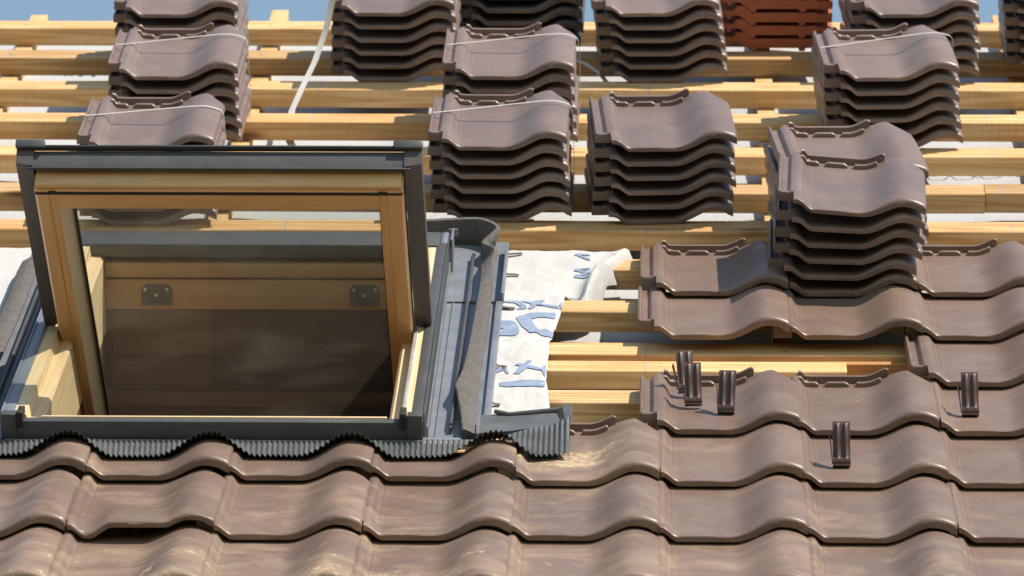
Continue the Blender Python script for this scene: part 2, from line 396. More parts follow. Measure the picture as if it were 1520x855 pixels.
def tile_mesh(name, m, vent=False, ribs=True, cut=None, i0=.064, zb=-.0055, wide=True, th=.0132):
    mb = MB(); ys = [y for y in YS if cut is None or y <= cut]; sh = .009 if wide else 0.
    xs = XS if wide else [x for x in XS if x >= 0]
    top = [[(x, y - .0015*max(0, math.sin(x*60)) if y == 0 else y, zprof(x, y, vent) - (.0025 if x > .2985 else (.0006 if x > .2965 else 0))) for x in xs] for y in ys]
    bot = [[(x, y+.001 if y == 0 else y, zprof(x, y, vent, False) - th - (0 if vent else .0085*smooth((x-.145)/.07)*math.exp(-(y/.018)**2)) - (.003 if x > .285 else 0) + 0) for x in xs] for y in ys]
    def cutc(p):
        x, y, z = p
        if x > .24: x = .24 + (x-.24)*(1 - .55*smooth((y-.325)/.085))
        return (x, y, z)
    top = [[cutc(p) for p in r] for r in top]; bot = [[cutc(p) for p in r] for r in bot]
    mb.slab(top, bot)
    # side interlock with its two ribs, closed by a rounded block
    if cut is not None:
        me = mb.mesh(name, 40); me.materials.append(m); return me
    ix = [-.038, -.0365, -.034, -.031, -.0285, -.026, -.014, -.0115, -.009, -.006, -.002, .0035]
    iz = [.011, .0175, .019, .018, .009, .0065, .006, .009, .0165, .019, .0195, .018]
    d_ = .064 - i0
    iy = [.064-d_, .066-d_, .070-d_, .078-d_, .082-d_, .12-d_*.6, .165, .168, .174, .178, .25, .33, .396, .405]
    tp, bt = [], []
    for y in iy:
        row = []
        for x, z in zip(ix, iz):
            x -= sh
            if y < .08-d_: z = max(z, .0165 - .10*abs(x+.02+sh)**1.2*2) - (.004 if y < .065-d_ else 0)
            if .166 < y < .176 and x < -.028-sh: z += .0022
            if y > .40: z = min(z, .012)
            row.append((x, y, z))
        tp.append(row); bt.append([(x-sh, y, zb) for x in ix])
    mb.slab(tp, bt)
    # head rib, front lugs and the small stud
    def rib(x0, x1, y0, y1, h, n=10):
        X = [x0 + (x1-x0)*i/n for i in range(n+1)]
        hh = [h*min(1, .62+.4*min(i, n-i)) for i in range(n+1)]
        tp = [[(x, y, zprof(x, .30) + hz - (.0015 if y in (y0, y1) else 0)) for x, hz in zip(X, hh)] for y in (y0, y0+.002, y1-.002, y1)]
        bt = [[(x, y, zprof(x, .30) - .004) for x in X] for y in (y0, y0+.002, y1-.002, y1)]
        mb.slab(tp, bt)
    if not ribs:
        me = mb.mesh(name, 40); me.materials.append(m); return me
    rib(.006, .205, .399, .4085, .0175, 26)
    rib(.008, .050, .366, .377, .0112, 8); rib(.064, .117, .366, .377, .0112, 8); rib(.132, .188, .366, .377, .0108, 16)
    r = bmesh.ops.create_uvsphere(mb.bm, u_segments=8, v_segments=6, radius=.0055)
    for v in r['verts']: v.co = Vector((v.co.x+.024, v.co.y+.388, v.co.z*1.1+.005))
    # hanging lugs under the head
    for x in (.05, .11): mb.box(x, x+.03, .352, .366, -.024, -.009, .002)
    me = mb.mesh(name, 40); me.materials.append(m); return me
ME_laid = tile_mesh('laid_tile', M_tile, zb=-.016); ME_lin = tile_mesh('laid_tile', M_tile, False, True, None, .030, -.016, False); ME_vent = tile_mesh('vent_tile', M_tile, True, False, None, .030, -.016, False); ME_cov = tile_mesh('covered_tile', M_tile, False, False, None, .030, -.016, False); ME_end = tile_mesh('end_tile', M_tile, False, False); ME_cut = tile_mesh('cut_tile', M_tile, False, False, .15, wide=False)
ME_stack = tile_mesh('stacked_tile', M_stack, th=.0112); ME_black = tile_mesh('anthracite_tile', M_black)

rx = lambda a: Matrix.Rotation(a, 4, 'X'); ry = lambda a: Matrix.Rotation(a, 4, 'Y'); rz = lambda a: Matrix.Rotation(a, 4, 'Z')
TU, TV, W = -.7169, .7149, .30
TILT = -R(3.35)
rows = {1: (5, 6, 7), 2: (5, 6, 7), 3: (7,), 4: (5, 6, 7), 5: range(-1, 8), 6: range(-1, 8), 7: range(-1, 8)}
for rr, cols in rows.items():
    for j in cols:
        u = TU + W*j - .2985 + random.uniform(-.0025, .0025); v = TV - G*rr + random.uniform(-.003, .003)
        if rr == 2: u -= .006
        if rr == 5 and j <= 3: v += .026
        vent = (rr == 6 and j == 1)
        me = ME_vent if vent else (ME_cut if rr == 5 and j <= 3 else (ME_laid if rr == 1 or (rr, j) in ((5, 4), (4, 5), (4, 6)) else (ME_end if (rr, j) in ((2, 5), (3, 7)) else ME_cov)))
        if (rr, j) in ((5, 4), (4, 6), (1, 6), (1, 7)): me = ME_lin
        o = link('roof_tile', me, roof, T(u, v, .0445) @ rx(TILT + random.uniform(-.003, .003)) @ ry(random.uniform(-.004, .004)) @ rz(random.uniform(-.004, .004)))
        if vent: o['label'] = 'ventilation tile with a raised flat hood and dark slot beneath its nose'

# ------------------------------------------------------------------ stacks of tiles waiting on the battens
ordw = ['bottom one', 'second from bottom', 'third from bottom', 'fourth from bottom', 'fifth from bottom', 'top one']
def strap(pre, mtx, n, step, y=.235, label=None):
    zt = (n-1)*step
    pts = [(-.050, 0, -.010), (-.0515, 0, .3*zt), (-.0505, 0, zt+.012), (-.045, 0, zt+.0205), (-.004, 0, zt+.0235)]
    pts += [(x, 0, zt + max(.0235 + (x+.004)*.085, zprof(x, .25) + .0014)) for x in (.05, .10, .15, .19, .21, .225)]
    pts += [(x, 0, zt + zprof(x, .235) + .0014) for x in (.24, .25, .262, .272, .281, .289, .296)]
    pts += [(.3015, 0, zt+.024), (.304, 0, zt-.004), (.304, 0, .4*zt), (.3025, 0, .008), (.28, 0, -.013), (.15, 0, -.016), (-.04, 0, -.013), (-.050, 0, -.010)]
    mb = MB(); mb.ribbon(pts, (0, 1, 0), .0062, .0011)
    o = mb.build('packing_strap', M_strap, None, mtx @ T(0, y, 0), ang=50)
    return tag(o, label, 'strap', 'white straps round the tile stacks')
def stack(u_tip0, u_tip1, v, where, n=6, n0=.0125, step=.0368, tilt=R(1.4), me=None, kind='brown tile', banded=False, jit=.004, skip=(), rot_top=0.0, lean=0.0, yaw=0.0):
    me = me or ME_stack
    for i in range(n):
        t = i/(max(1, n-1)); u = u_tip0 + (u_tip1-u_tip0)*t - .2985 + random.uniform(-jit, jit)*(0 if i == n-1 else 1)
        mtx = T(u, v + lean*i + random.uniform(-.004, .004), n0 + i*step) @ T(.2985, 0, 0) @ rz(yaw) @ T(-.2985, 0, 0) @ rx(tilt) @ rz(random.uniform(-.008, .008) + (rot_top if i == n-1 else 0))
        o = link('clay_tile', me, None, mtx)
        tag(o, ('%s, %s in %s' % (kind, ordw[i] if n == 6 or i < n-1 else 'top one', where)), 'roof tile', 'tiles in ' + where)
    if banded:
        um = (u_tip0+u_tip1)/2 - .2985
        sh = Matrix.Identity(4); sh[0][2] = (u_tip1-u_tip0)/((n-1)*step)
        strap(None, T(u_tip0, v, n0) @ rz(yaw) @ T(-.2985, 0, 0) @ rx(tilt) @ sh, n, step, label='thin white plastic strap round ' + where)

STK = [  # tip u at the bottom, tip u at the top, v of the nose, place, kind, mesh, banded, extra
    (.264, .254, 1.093, 'the banded stack closest beside the skylight', 'brown tile', ME_stack, True, {}),
    (.664, .671, 1.098, 'the unbanded stack left of the tall pile', 'brown tile', ME_stack, False, {'yaw': R(3.6)}),
    (.269, .260, 1.796, 'the banded stack behind the one nearest the skylight', 'brown tile', ME_stack, True, {}),
    (-.073, -.077, 2.491, 'the stack with the loose hanging ribbon', 'brown tile', ME_stack, False, {}),
    (.667, .642, 2.498, 'the stack left of the orange tiles', 'brown tile', ME_stack, False, {'yaw': R(2.5)}),
    (1.268, 1.253, 1.800, 'the banded stack behind the tall pile', 'brown tile', ME_stack, True, {'yaw': R(3.6)}),
    (1.351, 1.344, 2.497, 'the stack right of the orange tiles', 'brown tile', ME_stack, True, {'yaw': R(3)}),
    (-.663, -.663, 2.471, 'the rearmost of three left stacks', 'brown tile', ME_stack, True, {}),
    (-.603, -.611, 1.787, 'the middle one of three left stacks', 'brown tile', ME_stack, True, {}),
    (-.609, -.612, 1.053, 'the stack behind the open skylight sash', 'brown tile', ME_stack, True, {}),
    (.263, .271, 2.843, 'the dark stack at the ridge', 'anthracite tile', ME_black, False, {'n': 5}),
    (1.780, 1.765, 2.613, 'the stack cut by the right edge', 'brown tile', ME_stack, True, {}),
    (1.126, 1.126, .790, 'the rear half of the tall pile', 'brown tile', ME_stack, False, {'yaw': R(4.6), 'jit': .010, 'roll': R(1.0)}),
    (1.084, 1.099, .368, 'the front of the tall pile on laid tiles', 'brown tile', ME_stack, False, {'n': 5, 'n0': .0775, 'step': .0372, 'tilt': R(.4), 'roll': R(4.0), 'jit': .006, 'yaw': R(-1.5)}),
]
for a, c, v, where, kind, me, band, ex in STK:
    roll = ex.pop('roll', 0) if 'roll' in ex else 0
    before = set(C.objects)
    stack(a, c, v, where, kind=kind, me=me, banded=band, **ex)
    if roll:
        for o in [o for o in C.objects if o not in before and o.name.startswith('clay_tile')]:
            k = ordw.index(next(q for q in ordw if q in o['label']))
            o.matrix_world = o.matrix_world @ T(.27, 0, .02) @ ry(roll*(.25, .3, .35, .6, .6, 1)[k]) @ T(-.27, 0, -.02)

# orange interlocking tiles at the ridge
prof = [(0, 0), (.033, 0), (.045, .0145), (.063, .0145), (.086, -.005), (.267, -.005), (.269, -.0095), (.309, -.0095), (.309, -.030), (.236, -.030), (.233, -.0385), (.218, -.0385), (.215, -.030),
        (.098, -.030), (.095, -.0385), (.080, -.0385), (.076, -.031), (.050, -.010), (.030, -.010), (.028, -.021), (.018, -.021), (.016, -.010), (0, -.009)]
def orange_mesh():
    mb = MB(); n = 8; k = len(prof); vs = []; fs = []
    Y = [0, .002, .02, .1, .2, .3, .38, .40]
    for y in Y: vs += [(x, y, z - (.0012 if y == 0 and z > -.02 else 0)) for x, z in prof]
    for i in range(len(Y)-1):
        for t in range(k): fs.append((i*k+t, i*k+(t+1) % k, (i+1)*k+(t+1) % k, (i+1)*k+t))
    fs += [tuple(range(k-1, -1, -1)), tuple(range((len(Y)-1)*k, len(Y)*k))]
    mb.faces(vs, fs); mb.box(.10, .215, .02, .035, -.0345, -.028, .001); me = mb.mesh('orange_tile', 30); me.materials.append(M_terra); return me
ME_or = orange_mesh()
for i in range(5):
    o = link('interlocking_tile', ME_or, None, T(.650 + random.uniform(-.002, .002) + (.004 if i > 2 else 0), 2.85 + random.uniform(-.003, .003), .0395 + i*.0372) @ rx(R(1.0)))
    tag(o, 'flat orange clay tile, %s in the orange stack at the ridge' % ['bottom tile', 'second tile from the bottom', 'third tile from the bottom', 'fourth tile from the bottom', 'top tile'][i], 'roof tile', 'tiles in the orange stack')

# loose strap hanging off a stack and bits of strap under the stacks
mb = MB(); P = [Vector(p) for p in [(-.385, 2.405, .34), (-.396, 2.40, .28), (-.418, 2.38, .182), (-.447, 2.33, .101), (-.476, 2.25, .05), (-.500, 2.17, .006), (-.510, 2.12, -.05), (-.49, 2.06, -.073), (-.44, 2.03, -.070), (-.38, 2.05, -.078)]]
mb.ribbon(P, (1, .35, .3), .020, .0014)
tag(mb.build('packing_strap', M_strap, ang=60), 'long loose white plastic ribbon hanging down over the battens from an upper stack', 'strap')
for pts, lab in (([(-.16, 2.46, -.06), (-.145, 2.54, -.03), (-.13, 2.60, -.01)], 'short bit of white strap poking out beneath the stack with the loose ribbon'),
                 ([(.235, 2.72, .012), (.275, 2.66, .012), (.315, 2.58, .006), (.36, 2.50, -.03)], 'grey loose strap end lying on a batten at the left foot of the leaning stack')):
    mb = MB(); mb.ribbon(pts, (1, .3, 0), .013, .0014); tag(mb.build('packing_strap', M_strap, ang=60), lab, 'strap')

# ------------------------------------------------------------------ underlay print seen between the battens
def strokes(paths, wd, n, zf=None):
    mb = MB()
    for path in paths:
        for (a, c) in zip(path, path[1:]):
            a = Vector(a); c = Vector(c); d = (c-a).normalized(); q = Vector((-d.y, d.x))*wd/2
            mb.faces([(*(a+q), n), (*(a-q), n), (*(c-q), n), (*(c+q), n)], [(0, 1, 2, 3)])
    return mb
lam = lambda u, v, s: [[(u-s*.6, v-s), (u, v+s*.6), (u+s*.6, v-s)]]
pr = []
for u in (-1.29, -1.20, -1.12, .70, .815, 1.36, 1.46): pr += lam(u, 2.98, .035)
for u in (-1.2,): pr += [[(u-.05, 2.96), (u+.05, 2.99)], [(u-.04, 3.0), (u+.04, 2.95)]]
o = strokes(pr, .012, -.0765).build('print', M_print, uo)
hexa = lambda u, v, a, c: [[(u+a*math.cos(t*math.pi/3), v+c*math.sin(t*math.pi/3)) for t in range(7)]]
pr = []
for u in (-.62, -.52, -.42, .02, .62, 1.22, 1.29, 1.36, 1.44, 1.52): pr += hexa(u, 1.92, .036, .05)
pr += [[(1.18, 1.90), (1.27, 1.93), (1.33, 1.89)], [(1.40, 1.95), (1.50, 1.90)]]
strokes(pr, .0035, -.0760).build('print', M_ink, uo)
arc = lambda u, v, a, c, t0, t1: [[(u+a*math.cos(t0+(t1-t0)*i/12), v+c*math.sin(t0+(t1-t0)*i/12)) for i in range(13)]]
pr = arc(1.23, 1.31, .075, .07, math.pi, 2*math.pi) + arc(-1.12, 1.31, .08, .07, math.pi, 2*math.pi)
strokes(pr, .030, -.0755).build('print', M_ink, uo)

# ------------------------------------------------------------------ loose white flap of membrane beside the skylight
def interp(tab, x):
    tab = sorted(tab)
    if x <= tab[0][0]: return tab[0][1]
    for (a, p), (c, q) in zip(tab, tab[1:]):
        if x <= c: return p + (q-p)*(x-a)/(c-a)
    return tab[-1][1]
UF = [(.83, .405), (.785, .392), (.70, .358), (.60, .330), (.49, .308), (.40, .300)]
UR = [(.83, .428), (.785, .425), (.75, .412), (.70, .388), (.62, .357), (.49, .336), (.455, .325), (.438, .262), (.385, .258), (.2, .244), (.06, .232), (-.2, .230), (-.52, .250)]
def flapn(u, v):
    t = ((v+G*4) % G)/G
    sag = -.004*math.sin(math.pi*max(0, (t-.27)/.73)) if t > .27 else .003
    nn = .012 + sag + .0042*noise.noise((u*16+v*5, v*7-u*3, 1.3)) + .0018*noise.noise((u*46, v*30, 3.1))
    ur = interp(UR, v); e = (ur-u)
    if v > .44:
        k = smooth((v-.44)/.06); d = u - interp(UF, v); low = smooth((.60-v)/.13)
        nn += k*(.024*(1-.75*smooth((v-.62)/.12))*math.exp(-(d/.013)**2) - .020*math.exp(-((d+.040)/.026)**2)*(.06+low) - .050*smooth((d-.004)/.03))
        nn -= low*smooth((u-.235)/.06)*.028
    else: nn -= .004*smooth((.01-e)/.01)
    ridge = math.exp(-(((v-.02) - (u-.11)*1.1)/.016)**2)*.006 if -.05 < v < .2 else 0
    return nn + ridge
nu, nv = 34, 110; tp, bt = [], []
for j in range(nv+1):
    v = -.52 + 1.33*j/nv; ul = .104 + .004*noise.noise((v*14, 0, 5.)); ur = interp(UR, v) + .0025*noise.noise((v*25, 2, 5.))
    row = []
    for i in range(nu+1):
        u = ul + (ur-ul)*i/nu; row.append((u, v, flapn(u, v)))
    tp.append(row); bt.append([(a, c, d-.0012) for a, c, d in row])
mb = MB(); mb.slab(tp, bt); flap = mb.build('membrane_flap', M_flap, roof, ang=80)
flap['label'] = 'crumpled white membrane flap with big blue printed letters, folded over the battens'
POLY = [
 [(0.2788, 0.7576), (0.285, 0.7576), (0.315, 0.7225), (0.3172, 0.7061), (0.3094, 0.7115), (0.284, 0.7439), (0.2783, 0.7439)],
 [(0.2838, 0.7576), (0.3156, 0.7607), (0.3158, 0.7498), (0.284, 0.7467)],
 [(0.3163, 0.6574), (0.3164, 0.6466), (0.2952, 0.6436), (0.3167, 0.6304), (0.3168, 0.6197), (0.2939, 0.6007), (0.3171, 0.5969), (0.3173, 0.5876), (0.28, 0.5925), (0.2798, 0.6059), (0.3031, 0.6249), (0.2792, 0.6421), (0.279, 0.6542)],
 [(0.1129, 0.3736), (0.1519, 0.3793), (0.1734, 0.3422), (0.1731, 0.3268), (0.1479, 0.3226), (0.1606, 0.3356), (0.1432, 0.3598), (0.1141, 0.3607)],
 [(0.1132, 0.3388), (0.137, 0.3161), (0.1148, 0.3132)],
 [(0.1537, 0.3832), (0.18, 0.377), (0.2169, 0.3917), (0.2026, 0.3657), (0.244, 0.3456), (0.2553, 0.3355), (0.1956, 0.3489), (0.1831, 0.3243), (0.1756, 0.3293), (0.1842, 0.3577), (0.1728, 0.3653)],
 [(0.2482, 0.356), (0.2552, 0.3819), (0.2554, 0.3303)],
 [(0.1497, 0.2589), (0.182, 0.2962), (0.2425, 0.2983), (0.2413, 0.2538), (0.205, 0.2634), (0.1869, 0.2467), (0.1956, 0.19), (0.2151, 0.1403), (0.2400, 0.1432), (0.2380, 0.1059), (0.2233, 0.1007), (0.1862, 0.1275), (0.1662, 0.1897)],
 [(0.1124, 0.2331), (0.1357, 0.2308), (0.1508, 0.2171), (0.1591, 0.1833), (0.1611, 0.1334), (0.1537, 0.1122), (0.1149, 0.1142), (0.1138, 0.149), (0.1231, 0.1591), (0.1218, 0.1766), (0.114, 0.169)],
 [(0.1559, -0.101), (0.1683, -0.0937), (0.1757, -0.1032), (0.1858, -0.0767), (0.1956, -0.0789), (0.1848, -0.1078), (0.2194, -0.1313), (0.2208, -0.1455), (0.1854, -0.1293), (0.1687, -0.1747), (0.1551, -0.1725), (0.1689, -0.1176)],
 [(0.1128, -0.1446), (0.1313, -0.1181), (0.1358, -0.1252), (0.1214, -0.1468), (0.1407, -0.1323), (0.1472, -0.1726), (0.1399, -0.1679), (0.1357, -0.1466), (0.1136, -0.1706)],
 [(0.2186, -0.136), (0.2213, -0.1109), (0.2283, -0.0977), (0.2282, -0.1904), (0.2235, -0.1739)],
 [(0.1271, -0.2387), (0.2288, -0.2186), (0.2288, -0.284), (0.161, -0.2849), (0.1291, -0.283)],
 [(.272, .520), (.300, .512), (.305, .500), (.287, .490), (.297, .462), (.290, .462), (.279, .500)]]
for pg in POLY:
    bm = bmesh.new(); bm.faces.new([bm.verts.new((a, c, 0)) for a, c in pg])
    bmesh.ops.triangulate(bm, faces=bm.faces[:]); bmesh.ops.subdivide_edges(bm, edges=bm.edges[:], cuts=5, use_grid_fill=True)
    for v in bm.verts: v.co.z = flapn(v.co.x, v.co.y) + .0022
    q = MB(); q.bm.free(); q.bm = bm; q.build('print', M_print, flap, ang=80)

tp = [[(-1.75 + .80*i/20, -.6 + 1.42*j/60, .012 + .004*noise.noise((i*.4, j*.25, 7.)) + .0015*noise.noise((i*1.3, j*.9, 3.))) for i in range(21)] for j in range(61)]
mb = MB(); mb.slab(tp, [[(a, c, d-.0012) for a, c, d in r] for r in tp]); lf = mb.build('membrane_flap', M_flap, roof, ang=80); lf['label'] = 'pale membrane strip left of the skylight'

# ------------------------------------------------------------------ the skylight
WC = Vector((-.466, -.05, 0))
win = thing('skylight', 'open pine roof skylight with grey cladding, its sash tilted outward over the tiles', 'skylight', T(*WC))
OFF = T(*-WC)
def part(mb, name, m, parent=win, ang=35, label=None, mtx=None):
    o = mb.build(name, m, parent, mtx if mtx is not None else (OFF if parent is win else None), ang)
    if label: o['label'] = label
    return o
UL, URt = -.905, -.027
# frame of raw pine
j = MB(); j.prism([(-.897, -.12), (-.897, .094), (-.868, .094), (-.864, .070), (-.842, .068), (-.836, .060), (-.836, -.12)], -.735, .60, 'y'); part(j, 'jamb', M_raw)
j = MB(); j.prism([(-.034, -.12), (-.034, .094), (-.064, .094), (-.068, .070), (-.090, .068), (-.096, .060), (-.096, -.12)], -.735, .60, 'y'); part(j, 'jamb', M_raw)
j = MB(); j.box(-.835, -.097, -.735, -.727, -.12, .0898, .0015); j.box(-.835, -.097, -.7215, -.672, -.12, .055, .003); part(j, 'sill', M_raw)
h = MB(); h.box(-.835, -.097, .562, .66, -.065, .010, .003); h.box(-.835, -.097, .556, .64, .016, .052, .003); head = part(h, 'head', M_pine); head.color = (.62, .60, .58, 1)  # head tinted darker to paint in the shade below the hood
for u in (-.713, -.217):
    p = MB(); p.prism([(u-.035, -.052), (u+.035, -.052), (u+.035, -.012), (u+.026, -.002), (u-.026, -.002), (u-.035, -.012)], .556, .561, 'y')
    p.box(u-.014, u+.014, .5535, .5555, -.044, -.016, .001)
    hp = p.build('strike_plate', M_plate, head, None)
    sc = MB()
    for a, c in ((-.026, -.012), (.026, -.012), (0, -.026)): 
        sc.prism([(u+a+.0042*math.cos(t*math.pi/4), c+.0042*math.sin(t*math.pi/4)) for t in range(8)], .551, .5560, 'y')
    sc.build('screws', M_alu, head, None)['label'] = 'three bright screw heads on the strike plate'
# lining of the opening
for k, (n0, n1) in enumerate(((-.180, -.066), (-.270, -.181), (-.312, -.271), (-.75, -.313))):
    q = MB(); q.box(-.835, -.097, .566 + .004*k, .59 + .004*k, n0, n1, .002); o = part(q, 'lining_board', M_dark); o.color = ((1, 1, 1, 1), (.55, .5, .48, 1), (1.25, 1.15, 1.0, 1), (.5, .45, .42, 1))[k]  # third board painted lighter for the sill's reflection in the pane
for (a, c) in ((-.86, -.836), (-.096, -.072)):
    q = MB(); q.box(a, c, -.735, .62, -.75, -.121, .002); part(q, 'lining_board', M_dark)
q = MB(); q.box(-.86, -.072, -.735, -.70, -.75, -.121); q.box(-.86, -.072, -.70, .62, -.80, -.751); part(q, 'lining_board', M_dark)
# outer cladding of the frame
for sgn, a in ((1, -.920), (-1, -.0195)):
    q = MB(); b_ = a + sgn*.026; lo, hi = min(a, b_), max(a, b_)
    q.box(lo, hi, -.742, .655, .004, .097, .003)
    q.box(a-.003 if sgn > 0 else a-.001, a+.001 if sgn > 0 else a+.003, -.735, .65, .010, .100, .001)
    part(q, 'frame_cover', M_grey if sgn < 0 else M_flash)
q = MB(); q.box(-.066, -.058, -.725, .02, .0942, .1010, .001); part(q, 'guide_strip', M_alu)
q = MB(); q.box(-.918, -.020, -.764, -.7365, .047, .0885, .003); q.box(-.918, -.885, -.767, -.7365, .046, .104, .002); q.box(-.053, -.020, -.767, -.7365, .046, .104, .002)
part(q, 'sill_cover', M_grey)
for u in (-.878, -.062):
    q = MB(); q.box(u-.007, u+.007, -.771, -.720, .074, .109, .002); part(q, 'end_cap', M_gasket)
q = MB(); q.box(-.916, -.038, .553, .668, .066, .1005, .006); q.box(-.93, -.02, .62, .70, .02, .090, .006); part(q, 'hood', M_grey, label='grey metal hood across the upper end of the frame')
q = MB(); q.box(-.0365, -.018, .575, .672, .03, .100, .007); part(q, 'hood_cap', M_flash)
for u in (-.012,):
    q = MB(); q.box(u-.002, u+.003, .60, .70, .015, .100, .001); q.box(u-.010, u+.012, .696, .702, .080, .098, .001); part(q, 'bracket', M_flash)
# flashing: base sheets, upstands, folded rods
fl = MB(); fl.box(-.030, .1050, -.66, .375, .012, .0145); fr = part(fl, 'flashing', M_flash)
f2_ = MB(); f2_.box(-.030, .117, .36, .86, .0165, .019); f2_.box(-1.03, -.0301, .70, .86, .0165, .019); part(f2_, 'flashing', M_flash, label='upper corner sheet of the flashing lapped over the side sheet')
fl = MB(); fl.box(-1.05, -.915, -.66, .62, .012, .0145); part(fl, 'flashing', M_flash)
for bx in ((-.017, -.0135, -.66, .60, .014, .045), (.000, .0022, -.655, .58, .0146, .019), (-.925, -.9225, -.66, .60, .014, .05)):
    q = MB(); q.box(*bx, .0008); part(q, 'upstand', M_flash)
q = MB(); q.tube([(.033, -.60, .030), (.034, -.2, .030), (.036, .3, .030), (.037, .70, .034)], .0042, 8); q.box(.031, .036, -.62, .70, .0146, .030); part(q, 'folded_seam', M_grey)
q = MB(); q.tube([(-.972, -.64, .030), (-.974, 0, .030), (-.976, .5, .030)], .0042, 8); q.box(-.976, -.971, -.62, .5, .0146, .030); q.tube([(-.957, -.64, .022), (-.960, .5, .022)], .003, 8); part(q, 'folded_seam', M_grey)
q = MB(); q.box(.1015, .1170, -.645, .36, .0150, .027, .0015); q.box(.1130, .1195, .34, .76, .0195, .046, .001); part(q, 'edge_fold', M_flash)
# little hooks which hold the flashing edge over the membrane
for v, u1 in ((.755, .152), (.60, .148), (.322, .146), (-.122, .140), (-.405, .134)):
    q = MB(); z = flapn(.125, v)
    q.ribbon([(.110, v, .026), (.120, v-.002, z+.006), (u1-.01, v+random.uniform(-.004, .004), flapn(u1-.01, v)+.005), (u1, v, flapn(u1, v)+.004)], (0, 1, 0), .011, .0016); part(q, 'hook', M_staple)
for v, u0 in ((.52, -1.068), (.27, -1.078), (.05, -1.07)):
    q = MB(); q.ribbon([(u0, v, .010), (u0+.03, v, .010), (u0+.045, v, .016)], (0, 1, 0), .013, .0016); part(q, 'hook', M_staple)

def foam(stations, name='foam_strip', th=.011, label=None):
    pts = []                                      # catmull-rom through the stations
    st = [(Vector(a), Vector(c)) for a, c in stations]
    for i in range(len(st)-1):
        p0 = st[max(0, i-1)]; p1 = st[i]; p2 = st[i+1]; p3 = st[min(len(st)-1, i+2)]
        for k in range(6):
            t = k/6; q = []
            for e in (0, 1):
                a, c, d, f = p0[e], p1[e], p2[e], p3[e]
                q.append(.5*((2*c) + (d-a)*t + (2*a-5*c+4*d-f)*t*t + (3*c-a-3*d+f)*t**3))
            pts.append(q)
    pts.append(list(st[-1]))
    mb = MB(); vs = []; fs = []; K = 8
    for i, (A, B) in enumerate(pts):
        d = ((pts[min(i+1, len(pts)-1)][0]+pts[min(i+1, len(pts)-1)][1]) - (pts[max(0, i-1)][0]+pts[max(0, i-1)][1])).normalized()
        e = (B-A); nn = d.cross(e).normalized()*th/2; e2 = e.normalized()*.003
        for P_, o_ in ((A, .45), (A+e2, 1), ((A+B)/2, 1.05), (B-e2, 1), (B, .45)): vs.append(P_ + nn*o_ + Vector((0, 0, .0012*noise.noise(P_*60))))
        for P_, o_ in ((B, .45), (B-e2, 1), (A+e2, 1), (A, .45))[:3]: vs.append(P_ - nn*o_)
    for i in range(len(pts)-1):
        for t in range(K): fs.append((i*K+t, i*K+(t+1) % K, (i+1)*K+(t+1) % K, (i+1)*K+t))
    fs += [tuple(range(K-1, -1, -1)), tuple(range((len(pts)-1)*K, len(pts)*K))]
    mb.faces(vs, fs); return part(mb, name, M_foam, ang=50, label=label)
foam([((-.12, .835, .080), (-.12, .835, .018)), ((.0, .84, .086), (.0, .84, .018)), ((.055, .83, .088), (.052, .825, .018)), ((.094, .785, .082), (.075, .76, .020)), ((.082, .735, .078), (.068, .715, .030)), ((.062, .69, .070), (.062, .665, .028)),
      ((.094, .64, .066), (.064, .625, .034)), ((.090, .56, .058), (.060, .55, .046)), ((.091, .42, .050), (.062, .42, .050)), ((.093, .2, .044), (.058, .2, .050)), ((.090, -.02, .040), (.054, -.02, .050)),
      ((.086, -.28, .036), (.046, -.28, .054)), ((.086, -.40, .032), (.035, -.40, .058)), ((.087, -.44, .030), (.040, -.44, .050)), ((.088, -.55, .026), (.050, -.54, .046)), ((.090, -.665, .024), (.060, -.67, .040))],
     label='grey foam strip bent round the upper right corner of the skylight')
foam([((-1.012, .615, .036), (-.985, .640, .050)), ((-1.030, .56, .048), (-.985, .585, .062)), ((-1.03, .40, .052), (-.984, .40, .062)), ((-1.03, .1, .050), (-.983, .1, .056)), ((-1.04, -.3, .045), (-.990, -.3, .050)), ((-1.04, -.66, .04), (-.992, -.66, .045))])

# sash, swung out about its middle pivots
TH = R(49.8); PIV = Vector((-.4655, -.098, .090))
ca, sa = math.cos(TH), math.sin(TH)
SM = Matrix(((1, 0, 0, PIV.x), (0, -ca, -sa, PIV.y), (0, sa, -ca, PIV.z), (0, 0, 0, 1)))
HW = .3975
q = MB()
q.prism([(-HW, -.02), (-HW, .030), (-HW+.005, .036), (-HW+.030, .036), (-HW+.032, .033), (-HW+.0475, .033), (-HW+.0475, -.02)], -.70, .6050, 'y')
sash = part(q, 'sash', M_pinev, label='pine sash stiles seen from their inner side', mtx=OFF @ SM)
q = MB(); q.prism([(HW, -.02), (HW, .030), (HW-.005, .036), (HW-.034, .036), (HW-.036, .033), (HW-.0535, .033), (HW-.0535, -.02)], -.70, .6050, 'y'); part(q, 'stile', M_pinev, sash)
q = MB(); q.prism([(.6060, -.02), (.6060, .034), (.6000, .036), (.5960, .030), (.5890, .030), (.5870, .0355), (.5460, .0355), (.5420, .032), (.5300, .032), (.5300, -.02)], -HW+.0478, HW-.0538, 'x'); q.box(-HW+.004, HW-.004, .6062, .6180, -.018, .032, .002); part(q, 'rail', M_pine, sash)
q = MB(); q.box(-HW+.0478, HW-.0538, -.70, -.625, -.02, .034, .003); part(q, 'rail', M_pine, sash)
q = MB(); q.box(-HW+.042, HW-.048, -.64, .5460, -.012, -.006); pane = part(q, 'pane', M_glass, sash)
q = MB(); q.prism([(-HW+.0477, .031), (-HW+.050, .031), (-HW+.073, -.005), (-HW+.0477, -.005)], -.6235, .5295, 'y'); part(q, 'glazing_bead', M_bead_sunlit, sash, label='glazing bead along the left edge of the glass, coloured as if sunlit')
